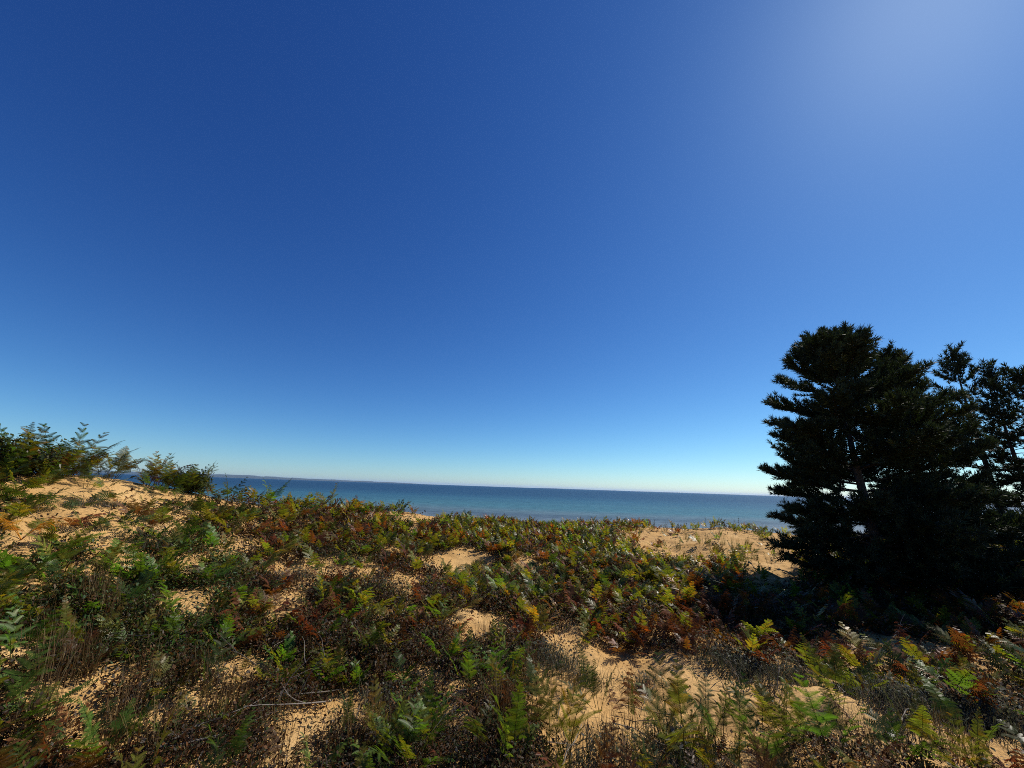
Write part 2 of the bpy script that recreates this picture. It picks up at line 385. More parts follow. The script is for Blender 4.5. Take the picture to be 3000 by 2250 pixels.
def plant_mesh(nf, lod, rs, curl=0.0, spread=(.25, .95)):
    mb = MB()
    for k in range(nf):
        frond(mb, rs.uniform(.10, .24), rs.uniform(.28, .40), rs.uniform(*spread), rs.uniform(.2, 1.0), *((rs.randint(6, 8), lod, rs.uniform(.42, .58), 40) if rs.random() < .7 else (rs.randint(9, 12), lod, rs.uniform(.30, .42), 26)),
              az=2 * math.pi * (k + rs.uniform(-.3, .3)) / nf, rs=rs, c=np.array([1, 1, 1]) * rs.uniform(.8, 1.15), org=(rs.uniform(-.03, .03), rs.uniform(-.03, .03), -.02), side_roll=rs.uniform(-.4, .4), curl=curl)
    return mb
rs = random.Random(11)
FROND, DFROND = [], []
for k in range(14):
    mb, sb = MB(), MB(); frond(mb, rs.uniform(.12, .24), rs.uniform(.30, .44), 0.0, rs.uniform(.2, 1.0), *((rs.randint(6, 9), 0, rs.uniform(.42, .56), 42) if k % 10 < 6 else (rs.randint(14, 19), 0, rs.uniform(.25, .38), 25)), rs=rs, side_roll=rs.uniform(-.45, .45), curl=rs.uniform(0, .3), stalk=sb)
    FROND.append((mb.mesh('frond', M_LEAF), sb.mesh('stalk', M_DRY, True)))
for k in range(5):
    mb, sb = MB(), MB(); frond(mb, rs.uniform(.10, .2), rs.uniform(.26, .36), 0.0, rs.uniform(.7, 1.6), *((rs.randint(6, 8), 0, rs.uniform(.40, .52), 40) if k % 2 else (rs.randint(10, 13), 0, rs.uniform(.26, .36), 25)), rs=rs, side_roll=rs.uniform(-.9, .9), curl=rs.uniform(.5, .9), stalk=sb)
    DFROND.append((mb.mesh('frond', M_DRY), sb.mesh('stalk', M_DRY, True)))
def add_frond(parent, pair, loc, rot, scale, color):
    for name, me in zip(('frond', 'stalk'), pair):
        link(name, me, parent, loc, rot, scale, color)
MID = {nf: [plant_mesh(nf, 1, rs).mesh('bracken_fern', M_LEAF) for _ in range(4)] for nf in (2, 3, 4, 5)}
DMID = {nf: [plant_mesh(nf, 1, rs, .6).mesh('bracken_fern', M_DRY) for _ in range(3)] for nf in (2, 3, 4, 5)}
FAR, FAR1, FAR0 = ({nf: [plant_mesh(nf, lod, rs).arrays() for _ in range(3)] for nf in (2, 3, 4, 5)} for lod in (2, 1, 0))

# ------------------------------------------------------------------ labels
PLACES = [('beside the crest shrub', 200, 1395), ('on the bare slope under the shrub', 230, 1510), ('on the crest against the lake', 720, 1475),
          ('in the green thicket', 250, 1690), ('in the belt below the crest', 600, 1560), ('around the upper grey heath', 920, 1660),
          ('among dead ferns at mid-slope', 1200, 1760), ('in the dark twiggy hollow', 900, 2020), ('by the tall dry grass', 180, 2040),
          ('among weed stalks on the crest', 1450, 1550), ('in the wide olive fern bed', 1700, 1680), ('beside the open lakeside sand', 2050, 1640), ('in the big pine\'s shade', 2480, 1760),
          ('in rust before the pine shadow', 2250, 1860), ('by the small sand pocket', 1430, 1850), ('on the wide bare sand tongue', 1850, 2060),
          ('between heath mats on sand', 2550, 2080), ('in scrub beside the slim pines', 2860, 1830), ('by pale twigs on dark slope', 1300, 2150), ('over the thicket\'s sand gap', 540, 1830), ('in scrub below the thicket', 520, 2080)]
def place_of(u, v):
    return min(PLACES, key=lambda p: ((p[1] - u)) ** 2 + ((p[2] - v) * 1.7) ** 2)[0]
LEAN = ['upright', 'bent towards the lake', 'bent towards the pines', 'bent away from pines']
COUNT = {1: 'one-fronded', 2: 'two-fronded', 3: 'three-fronded', 4: 'four-fronded', 5: 'five-fronded'}

# ------------------------------------------------------------------ spots for the ferns
spots = []                                  # x, y, height factor, picture column, picture row
def try_spot(x, y, f):
    spots.append((x, y, f) + tuple(float(a) for a in project((x, y, gz(x, y)))[:2]))
SKYLINE = [(10,1388,150),(50,1388,165),(95,1385,150),(140,1388,140),(185,1390,135),(230,1392,150),(275,1390,150),(300,1393,120),(345,1398,95),(385,1404,95),(430,1418,115),(462,1424,140),(478,1428,95),
           (540,1440,85),(575,1448,95),(668,1466,80),(700,1470,40),(785,1482,90),(840,1486,50),(880,1488,45),(962,1496,70),(985,1498,40),(1025,1500,55),(1092,1502,55),(1165,1506,45),(1300,1524,35),
           (1740,1543,35),(1925,1549,28),(2000,1552,26),(2150,1550,34),(2040,1552,34),(2245,1575,20)]
sky_set = set()
for u, v, hpx in SKYLINE:
    x, y, z = on_ground(u, v + 6); f = project((x, y, z))[2]
    try_spot(x, y, hpx / FPX * f / (.55 if u < 500 else .50))
    if u < 610:
        for _ in range(3):
            x2, y2 = x + random.gauss(0, .22), y + random.gauss(.1, .25); try_spot(x2, y2, hpx / FPX * f / .55 * random.uniform(.55, .95))
    sky_set.update(spots)
for u, v, f in [(110,1482,.6),(200,1500,.55),(150,1600,.6),(340,1482,.5),(420,1500,.6),(30,1470,.7),(40,1540,.7),(300,1440,.5),(520,1475,.5),(250,1565,.6),(350,1560,.7),(450,1452,.5),(90,1560,.5),(480,1520,.7),(560,1490,.55),(600,1500,.6),(830,1490,.6),(905,1494,.6),(1050,1502,.55),(650,1510,.65),(700,1515,.65),(400,1540,.65),(1600,2235,.9),(1660,2260,1.05),(1750,2085,.7),(1842,2135,.85),(1850,2140,.7),(1965,2205,.95),(2000,2130,.8),(2010,2260,1.05),(2065,2190,.9),(2240,2260,.9),(2300,2190,.75),(2460,2080,.75),(2440,2250,.85),(2550,2245,.8),(2160,2260,.9),(2700,2235,.7),(2860,2210,.75),(1560,2120,.8),(1470,2060,.7),(1500,2230,.9)]:
    x, y, z = on_ground(u, min(v, 2248)); try_spot(x, y, f)
n_cand = 12500
az = rng.uniform(-1.12, 1.12, n_cand); rr = np.sqrt(rng.uniform(1.9 ** 2, 17.5 ** 2, n_cand))
X, Y = np.sin(az) * rr, np.cos(az) * rr; Z = ground_z(X, Y); Uc, Vc, Fd = project(np.stack([X, Y, Z], -1))
Rc = np.interp(az, _ca, _cr)
dens = (1 - sandiness(Uc, Vc)) * np.where(rr > Rc + .5, .05, 1.0)
heath = np.exp(-(((Uc - 950) / 260) ** 2 + ((Vc - 1670) / 90) ** 2)); dens *= 1 - .55 * heath
dens *= np.where((Vc > 1900) & (Uc < 1560), 1.15, 1.0) * np.where((Uc < 620) & (Vc > 1600) & (Vc < 1950), 1.25, 1.0) * np.where((Uc > 1350) & (Uc < 2250) & (Vc < 1850), 1.25, 1.0)
dens *= np.clip(.45 + 1.1 * vnoise(X * 1.3 + 20, Y * 1.3 + 8), .3, 1.3) * .62
keep = (rng.random(n_cand) < dens) & (rr > 2.35)
for x, y in zip(X[keep], Y[keep]): try_spot(float(x), float(y), random.uniform(.45, .9) * (.85 if math.hypot(x, y) < 4.5 else 1))
def prominence(s):
    d = math.hypot(math.hypot(s[0], s[1]), EYE - gz(s[0], s[1]))
    inside = -60 < s[3] < 3060 and s[4] < 2330
    return (s[2] / d) * (1.0 if inside else .05) * (1.6 if s in sky_set else 1)
spots.sort(key=prominence, reverse=True)
N_IND, N_PARTS = 292, 120
def fern_label(nf, col, lean, f, u, v):
    size = 'tall' if f > 1.05 else 'low' if f < .78 else 'knee-high' if False else 'mid-sized'
    return f'{size} {COUNT[nf]} {col} fern, {LEAN[lean]}, {place_of(u, v)}'
GF = 'bracken ferns growing on the dune'
stuff_far = MB()
n_in = 0
for i, s in enumerate(spots):
    x, y, f, u, v = s
    col = fern_colour(u, v); nf = random.choice((2, 3, 3, 4, 5)); lean = random.randrange(4)
    if s in sky_set: nf = random.choice((3, 4, 5))
    dry = col in ('rust brown', 'dark brown')
    base = np.array(C[col]) * np.array([random.uniform(.85, 1.18), random.uniform(.9, 1.12), random.uniform(.85, 1.15)])
    ax = [(0, 0), (-.24, 0), (0, .24), (0, -.24)][lean]
    rot = (ax[0], ax[1], 0.0); z = gz(x, y) - .01; a0 = random.uniform(0, 6.28)
    if i < N_IND:
        lab = fern_label(nf, col, lean, f, u, v)
        if i < N_PARTS:
            o = link('bracken_fern', None, loc=(x, y, z), rot=rot)
            for k in range(nf):
                me = random.choice(DFROND if dry or random.random() < .06 else FROND)
                tl = random.uniform(.05, .58)
                phi = a0 + 6.283 * (k + random.uniform(-.3, .3)) / nf
                add_frond(o, me, (.02 * math.sin(-phi), .02 * math.cos(phi), -.01), (Matrix.Rotation(phi, 3, 'Z') @ Matrix.Rotation(-tl, 3, 'X')).to_euler(), f * random.uniform(.82, 1.12), base * random.uniform(.82, 1.18))
        else:
            me = random.choice((DMID if dry else MID)[nf])
            o = link('bracken_fern', me, loc=(x, y, z), rot=rot, scale=f, color=base); o.rotation_euler = (Matrix.Rotation(ax[1], 3, 'Y') @ Matrix.Rotation(ax[0], 3, 'X') @ Matrix.Rotation(a0, 3, 'Z')).to_euler()
        tag(o, lab, 'fern', GF)
    else:
        v3, t3, q4, c3 = random.choice((FAR0 if math.hypot(x, y) < 4.5 else FAR1 if math.hypot(x, y) < 9 else FAR)[nf])
        ca, sa = math.cos(a0), math.sin(a0)
        stuff_far.add((v3 * f) @ np.array([[ca, sa, 0], [-sa, ca, 0], [0, 0, 1]]) + np.array([x, y, z]), t3, q4, c3 * base)
print('ferns', len(spots))
tag(link('fern_cover', stuff_far.mesh('fern_cover', M_LEAF)), 'low green and brown fern cover spread over the dune', 'ferns', kind='stuff')

# ------------------------------------------------------------------ undergrowth, litter: nobody could count it
def scatter(n, rmin, rmax, power=1.0):
    a = rng.uniform(-1.12, 1.12, n); r = rmin + (rmax - rmin) * rng.random(n) ** power
    x, y = np.sin(a) * r, np.cos(a) * r; z = ground_z(x, y); u, v, f = project(np.stack([x, y, z], -1))
    return x, y, z, u, v, r, a
def leaves(mb, x, y, z, size, colours, up=.5, stalk=0.0):
    n = len(x); th = rng.uniform(0, 6.283, n); tilt = rng.normal(0, up, n) + .25
    d = np.stack([np.cos(th) * np.cos(tilt), np.sin(th) * np.cos(tilt), np.sin(tilt)], -1)
    e = np.stack([-np.sin(th), np.cos(th), rng.normal(0, .5, n)], -1); e /= np.linalg.norm(e, axis=1, keepdims=True)
    p = np.stack([x, y, z], -1); L = size[:, None]; w = L * rng.uniform(.16, .34, n)[:, None]
    m = p + d * L * .5 + np.array([0, 0, 1]) * L * rng.uniform(-.05, .2, n)[:, None]
    v = np.stack([p, m + e * w, p + d * L, m - e * w], 1).reshape(-1, 3)
    mb.add(v, q=np.arange(len(v)).reshape(-1, 4), c=np.repeat(colours, 4, axis=0))
def pick(cols, w, n):
    c = np.array(cols); k = rng.choice(len(cols), n, p=np.array(w) / sum(w)); return c[k] * rng.uniform(.7, 1.3, (n, 1))
def build_undergrowth():
    x, y, z, u, v, r, a = (np.concatenate(q) for q in zip(scatter(150000, 1.9, 16.5, .74), scatter(60000, 1.9, 6.0, .8)))
    more = np.arange(len(x)) >= 150000; more_ok = ~more | (u < 1620)
    k = more_ok & (rng.random(len(x)) < (1 - sandiness(u, v)) ** 1.7 * np.clip(2.6 * (vnoise(x * 2.6, y * 2.6 + 30) - .12), .05, 1) * np.where(r > np.interp(a, _ca, _cr) + .4, .15, 1))
    x, y, z, u, v, r = (q[k] for q in (x, y, z, u, v, r))
    mb = MB(); n = len(x); top = rng.uniform(.04, .19, n) * np.where(v > 1900, .85, 1)
    pal = [(.040, .022, .012), (.085, .042, .018), (.135, .055, .016), (.10, .085, .07), (.055, .062, .018), (.035, .055, .018), (.20, .14, .08)]
    tone = pick(pal, [.26, .20, .12, .12, .14, .10, .06], n) * .75  # whole palette darkened, putting deeper shade between the ferns into the colour
    green = ((u < 700) & (v > 1580) & (v < 1980)); tone[green & (rng.random(n) < .6)] *= np.array([.75, 1.5, .9])
    for j in range(6):
        h = rng.random(n) ** .8
        leaves(mb, x + rng.normal(0, .035, n) * (1 + h), y + rng.normal(0, .035, n) * (1 + h), z + top * h, (rng.uniform(.6, 1.5, n) * np.clip(.009 + .0042 * r, .018, .05)), tone * rng.uniform(.75, 1.25, (n, 1)), .6)
    # stalks, none on the open sand
    k = sandiness(u, v) < .3; x, y, z, top, tone = x[k], y[k], z[k], top[k], tone[k]
    for _ in range(2):
        n = len(x); s = np.stack([x + rng.normal(0, .03, n), y + rng.normal(0, .03, n), z - .01], -1); t = s + np.stack([rng.normal(0, .09, n), rng.normal(0, .09, n), top * rng.uniform(.2, 1.0, n)], -1); w = np.array([.0014, .0006, 0])
        mb.add(np.stack([s - w, s + w, t + w * .5, t - w * .5], 1).reshape(-1, 3), q=np.arange(n * 4).reshape(-1, 4), c=np.repeat(tone * rng.uniform(.4, 1.6, (n, 1)), 4, axis=0))
    tag(link('undergrowth', mb.mesh('undergrowth', M_DRY)), 'dry brown low undergrowth covering the sand between the ferns', 'undergrowth', kind='stuff')
    # scraps and thin twigs lying on the sand
    x, y, z, u, v, r, a = scatter(15000, 1.8, 15, .8); k = (rng.random(len(x)) < np.clip(.25 + .9 * (vnoise(x * 1.7 + 9, y * 1.7) - .3), .04, 1) * (1 - .75 * sandiness(u, v))) & (r < np.interp(a, _ca, _cr))
    x, y, z = x[k], y[k], z[k]; n = len(x); mb = MB()
    leaves(mb, x, y, z + .006, rng.uniform(.012, .05, n), pick([(.05, .03, .018), (.11, .055, .022), (.14, .12, .10), (.22, .16, .10)], [.4, .3, .2, .1], n), .25)
    m = n // 3; th = rng.uniform(0, 6.283, m); L = rng.uniform(.05, .28, m)
    s = np.stack([x[:m], y[:m], z[:m] + .008], -1); dd = np.stack([np.cos(th) * L, np.sin(th) * L, rng.uniform(-.02, .07, m)], -1)
    dd[:, 2] += ground_z(s[:, 0] + dd[:, 0], s[:, 1] + dd[:, 1]) - z[:m]
    e = np.stack([-np.sin(th), np.cos(th), np.ones(m) * .6], -1) * .003; mid = s + dd * .5 + np.stack([rng.normal(0, .02, m), rng.normal(0, .02, m), rng.uniform(0, .02, m)], -1)
    cc = np.repeat(pick([(.05, .035, .025), (.14, .12, .10), (.30, .27, .23)], [.5, .35, .15], m), 6, axis=0)
    vv = np.stack([s - e, s + e, mid - e, mid + e, s + dd - e * .5, s + dd + e * .5], 1).reshape(-1, 3); b = np.arange(m)[:, None] * 6
    mb.add(vv, q=np.concatenate([b + np.array([0, 1, 3, 2]), b + np.array([2, 3, 5, 4])]), c=cc)
    tag(link('leaf_litter', mb.mesh('leaf_litter', M_DRY)), 'dead leaf scraps and thin twigs lying on the sand', 'litter', kind='stuff')
build_undergrowth()

# ------------------------------------------------------------------ grass, heath, stalks, twigs: one by one
def blades(mb, n, h, spread, w, cols, arc=.6, fan=.16):
    for _ in range(n):
        a = random.uniform(0, 6.283); t0 = abs(random.gauss(0, fan)); L = h * random.uniform(.5, 1.1); b = random.uniform(.1, 1) * arc
        s = np.linspace(0, 1, 5); th = t0 + b * s ** 1.5
        y = np.concatenate([[0], np.cumsum(np.sin(th[:-1]) * L / 4)]); z = np.concatenate([[0], np.cumsum(np.cos(th[:-1]) * L / 4)])
        o = np.array([random.gauss(0, spread), random.gauss(0, spread), -.01])
        c, sn = math.cos(a), math.sin(a); P = np.stack([c * y, sn * y, z], -1) + o
        e = np.array([-sn, c, random.uniform(-.3, .3)]); ww = (w * (1 - s * .85))[:, None]
        v = np.stack([P - e * ww, P + e * ww], 1).reshape(-1, 3); i = np.arange(4)[:, None] * 2
        mb.add(v, q=i + np.array([0, 1, 3, 2]), c=np.array(random.choice(cols)) * random.uniform(.7, 1.25))
TAN = [(.17, .105, .045), (.12, .07, .03), (.09, .055, .025), (.24, .18, .09)]
GRN = [(.11, .13, .05), (.16, .15, .06), (.22, .19, .10)]
def some(fn, k, name, mat):
    out = []
    for _ in range(k):
        mb = MB(); fn(mb); out.append(mb.mesh(name, mat))
    return out
G_DRY = some(lambda m: blades(m, 42, .34, .045, .0020, TAN, .8), 4, 'grass_tuft', M_DRY)
G_DUNE = some(lambda m: blades(m, 26, .42, .05, .0035, GRN, 1.1), 4, 'grass_wisp', M_DRY)
def put(name, meshes, u, v, f, label, cat, group, colour=(1, 1, 1), dz=0.0):
    x, y, z = on_ground(u, v)
    o = link(name, random.choice(meshes), loc=(x, y, z + dz), rot=(0, 0, random.uniform(0, 6.28)), scale=f, color=colour)
    return tag(o, label, cat, group)
tuft_at = [(130,2030,1.3),(190,2000,1.2),(250,1985,1.1),(110,1985,1.2),(280,1800,1.3),(250,1780,1.2),(300,1830,1.0),(420,2010,1.0),(640,2100,1.2),(670,2110,1.1),(620,2130,1.0),(1430,2110,1.2),(1460,2130,1.2),
           (1500,2200,1.1),(1545,2020,.9),(1420,1870,.8),(1445,1880,.8),(1550,1975,.9),(1780,2210,.9),(2790,2225,.9),(2830,2230,.8),(980,2220,1.1),(1060,2235,1.2),(1100,2200,1.0),(820,2200,1.0),(560,2000,.9),(360,2150,1.1),(300,2210,1.2),
           (80,2180,1.2),(430,2230,1.2),(1130,1990,.8),(2010,1790,.8),(1660,2040,.8),(900,1930,.8),(700,1850,.7),(2740,2000,.8),(2080,2180,.8),(2560,2200,.8),(120,1880,1.0),(460,1850,.9)]
sizes = lambda f: 'tall' if f > 1.15 else 'small' if f < .85 else 'mid-sized'
for i, (u, v, f) in enumerate(tuft_at):
    put('grass_tuft', G_DRY, u, v, f, f'{sizes(f)} tuft of dry tan grass {place_of(u, v)}', 'grass tuft', 'dry grass tufts on the slope', np.array([1, 1, 1]) * random.uniform(.65, 1.05))
dune_at = [(1232,1502),(1262,1506),(1290,1512),(1316,1518),(1345,1524),(1380,1530),(1405,1536),(1870,1550),(1950,1556),(2010,1580),(2050,1592),(2075,1600),(2100,1622),(2120,1598),(2150,1612),(2165,1632),(2190,1606),(2215,1640),
           (2090,1660),(2230,1585),(2260,1592),(2275,1610),(2240,1560),(2290,1588),(2130,1645),(2180,1660),(1990,1610),(2035,1640),(880,1490),(1060,1502),(690,1468),(2310,1600)]
for u, v in dune_at:
    f = random.uniform(.7, 1.1)
    put('grass_wisp', G_DUNE, u, v, f, f'{sizes(f)} wisp of arching dune grass {place_of(u, v)}', 'dune grass', 'dune grass wisps near the crest', np.array([1, 1, 1]) * random.uniform(.7, 1.1))

def heath(mb):
    blades(mb, 520, .12, .13, .0026, [(.085, .10, .065), (.11, .115, .085), (.06, .075, .045), (.12, .10, .08), (.05, .05, .04)], 1.5, .65)
    v = []
    for _ in range(160):
        a, r = random.uniform(0, 6.28), abs(random.gauss(0, .13)); h = random.uniform(.02, .15) * (1 - r * 1.8)
        v.append((math.cos(a) * r, math.sin(a) * r, max(.01, h)))
    v = np.array(v); leaves(mb, v[:, 0], v[:, 1], v[:, 2], rng.uniform(.012, .03, len(v)), pick([(.08, .095, .06), (.12, .12, .10)], [1, 1], len(v)), .8)
HEATH = some(heath, 4, 'heath_shrub', M_DRY)
heath_at = [(790,1588,1.1),(850,1596,1.3),(905,1612,1.2),(960,1625,1.1),(1010,1650,1.0),(880,1690,1.0),(990,1722,1.2),(1070,1735,1.3),(1120,1722,1.0),(1130,1640,1.0),(930,1740,1.0),(700,1640,.9),(760,1700,1.0),(2160,1965,1.2),(2210,1978,1.3),
            (2265,1972,1.3),(2315,1985,1.1),(2100,1935,1.0),(2560,2040,1.1),(2610,2052,1.1),(2665,2066,1.2),(2720,2080,1.2),(2780,2092,1.3),(2840,2106,1.3),(2900,2122,1.3),(2960,2128,1.2),(2900,2080,1.0),(1555,1935,1.1),(1600,1940,1.2),
            (1645,1955,1.0),(2710,1925,.9),(2630,2150,1.0),(420,1572,.9),(310,1482,.8),(220,1480,.8),(450,1530,.8),(1140,2070,1.0),(1220,2140,1.2),(1760,2238,1.2),(1980,2200,1.1),(1720,2000,.8),(1890,2010,.8),(420,1600,.9),(2000,2235,1.2),(1080,1900,.9),(620,1680,.9),(860,1880,.8)]
for u, v, f in heath_at:
    put('heath_shrub', HEATH, u, v, f, f'{sizes(f)} grey-green heath cushion {place_of(u, v)}', 'heath shrub', 'grey heath cushions on the slope', np.array([1, 1, 1]) * random.uniform(.6, 1.0))

def stalk(mb):
    for _ in range(random.choice((1, 1, 2, 3))):
        h = random.uniform(.24, .44); o = np.array([random.gauss(0, .03), random.gauss(0, .03), -.02]); l = np.array([random.gauss(0, .06), random.gauss(0, .06), h])
        s = np.linspace(0, 1, 5)[:, None]; P = o + s * l; tube(mb, P, np.linspace(.0035, .0015, 5), 3, (.10, .07, .04))
        t = rng.uniform(.25, 1, 26); p = o + t[:, None] * l
        leaves(mb, p[:, 0], p[:, 1], p[:, 2], rng.uniform(.025, .06, 26) * (1.2 - t * .5), pick([(.07, .085, .025), (.09, .06, .025), (.05, .06, .02)], [2, 1, 1], 26), .5)
STALK = some(stalk, 6, 'weed_stalk', M_DRY)
for i in range(58):
    u = random.uniform(1020, 2240) if i < 46 else random.uniform(2050, 2330); v = np.interp(u, [c[0] for c in CREST], [c[1] for c in CREST]) + (random.uniform(3, 16) if i < 46 else random.uniform(50, 130))
    f = random.uniform(.6, 1.2)
    put('weed_stalk', STALK, u, v, f, f'{sizes(f)} {random.choice(("leafy", "thin", "bushy"))} weed stalk {place_of(u, v)}', 'weed', 'weed stalks on the crest', np.array([1, 1, 1]) * random.uniform(.7, 1.2))

def twig(mb):
    def arm(o, d, L, r, dep):
        n = 6; P = [np.array(o, float)]; d = np.array(d, float)
        for _ in range(n):
            d = d + np.array([random.gauss(0, .16), random.gauss(0, .16), random.gauss(0, .10)]); d /= np.linalg.norm(d); P.append(P[-1] + d * L / n)
        P = np.array(P); P[:, 2] = np.maximum(P[:, 2], .004); tube(mb, P, np.linspace(r, r * .4, n + 1), 5, np.array((.30, .27, .235)) * random.uniform(.7, 1.1))
        if dep:
            for k in random.sample(range(1, n), random.choice((1, 2))): arm(P[k], d + np.array([random.gauss(0, .7), random.gauss(0, .7), random.gauss(.15, .3)]), L * random.uniform(.3, .6), r * .6, dep - 1)
    arm((-.2, 0, .02), (1, 0, .12), random.uniform(.35, .6), random.uniform(.003, .006), 2)
TWIG = some(twig, 6, 'dead_twig', M_DRY)
twig_at = [(860,2120),(920,2080),(980,2060),(640,2190),(690,2170),(560,2150),(1440,2090),(1480,2060),(1500,2150),(1560,2170),(1920,2120),(1870,2150),(1960,2210),(1880,2050),(2150,2060),(2420,2060),(2480,2130),(2280,2050),(2600,1930),(480,2240),
           (400,1800),(330,1870),(760,1990),(800,1900),(1290,1960),(1350,2040),(1180,1870),(1700,2230),(2110,2200),(2350,2120),(2700,2000),(2640,2090),(40,1545),(290,1490),(340,1400),(520,2200),(1230,2220),(760,2230)]
for i, (u, v) in enumerate(twig_at):
    f = random.uniform(.6, 1.25); k = random.uniform(.5, 1.25)
    put('dead_twig', TWIG, u, v, f, f'{"long" if f > 1 else "short"} {"bleached pale" if k > .95 else "grey"} forked dead twig {place_of(u, v)}', 'twig', 'dead twigs lying on the dune', np.array([1, 1, 1]) * k, .01)

# yellowed fern low on the bare slope, and the dark fallen branch by the crest shrub
x, y, z = on_ground(60, 1590)
o = link('bracken_fern', None, loc=(x, y, z))
for k in range(4):
    add_frond(o, DFROND[k], (0, 0, 0), (Matrix.Rotation(k * 1.6, 3, 'Z') @ Matrix.Rotation(-.7, 3, 'X')).to_euler(), 1.0, (.50, .27, .03))
tag(o, 'collapsed bright yellow fern lying alone on the bare sand slope', 'fern', GF)
a, b = on_ground(-40, 1392), on_ground(85, 1375)
mb = MB(); pts = np.linspace(np.array(a) + (0, 0, .10), np.array(b) + (0, 0, .16), 8) + rng.normal(0, .015, (8, 3)); tube(mb, pts, np.linspace(.055, .02, 8), 8)
tag(link('fallen_branch', mb.mesh('fallen_branch', M_BARK, True)), 'dark fallen branch lying on the dune crest by the shrub', 'branch')

# ------------------------------------------------------------------ leafy shrubs on the crest
def shrub(u, v, w, h, label, seed):
    r = random.Random(seed); x, y, z = on_ground(u, v); root = link('leafy_shrub', None, loc=(x, y, z)); st, fl = MB(), MB()
    for k in range(16):
        a = r.uniform(0, 6.283); rad = r.uniform(.15, 1) * w; e = np.array([math.cos(a) * rad, math.sin(a) * rad, h * r.uniform(.55, 1) * (1 - .35 * (rad / w) ** 2)])
        s = np.linspace(0, 1, 6)[:, None]; P = s * e + np.sin(s * 3.1) * np.array([0, 0, .06]); tube(st, P, np.linspace(.010, .003, 6), 5)
        n = 130; t = np.sqrt(rng.uniform(.05, 1, n)); p = t[:, None] * e + rng.normal(0, .055, (n, 3)); p[:, 2] = np.maximum(p[:, 2], .02)
        leaves(fl, p[:, 0], p[:, 1], p[:, 2], rng.uniform(.03, .07, n), pick([(.045, .06, .02), (.03, .045, .018), (.07, .07, .022), (.07, .045, .02)], [3, 3, 2, 1], n), .6)
    link('stem', st.mesh('stem', M_BARK, True), root); link('foliage', fl.mesh('foliage', M_LEAF), root)
    tag(root, label, 'shrub', 'leafy shrubs on the dune crest')
shrub(140, 1388, .80, .62, 'wide dark leafy shrub under tall ferns on the dune crest', 1)
shrub(262, 1390, .50, .50, 'smaller dark leafy shrub at the sandy end of the crest thicket', 2)
shrub(20, 1392, .50, .46, 'ragged leafy shrub beside the fallen branch on the crest', 3)

shrub(405, 1408, .38, .42, 'lone leafy shrub where the crest thicket thins out', 4)
shrub(550, 1442, .30, .30, 'last small leafy shrub of the crest, against the lake', 5)

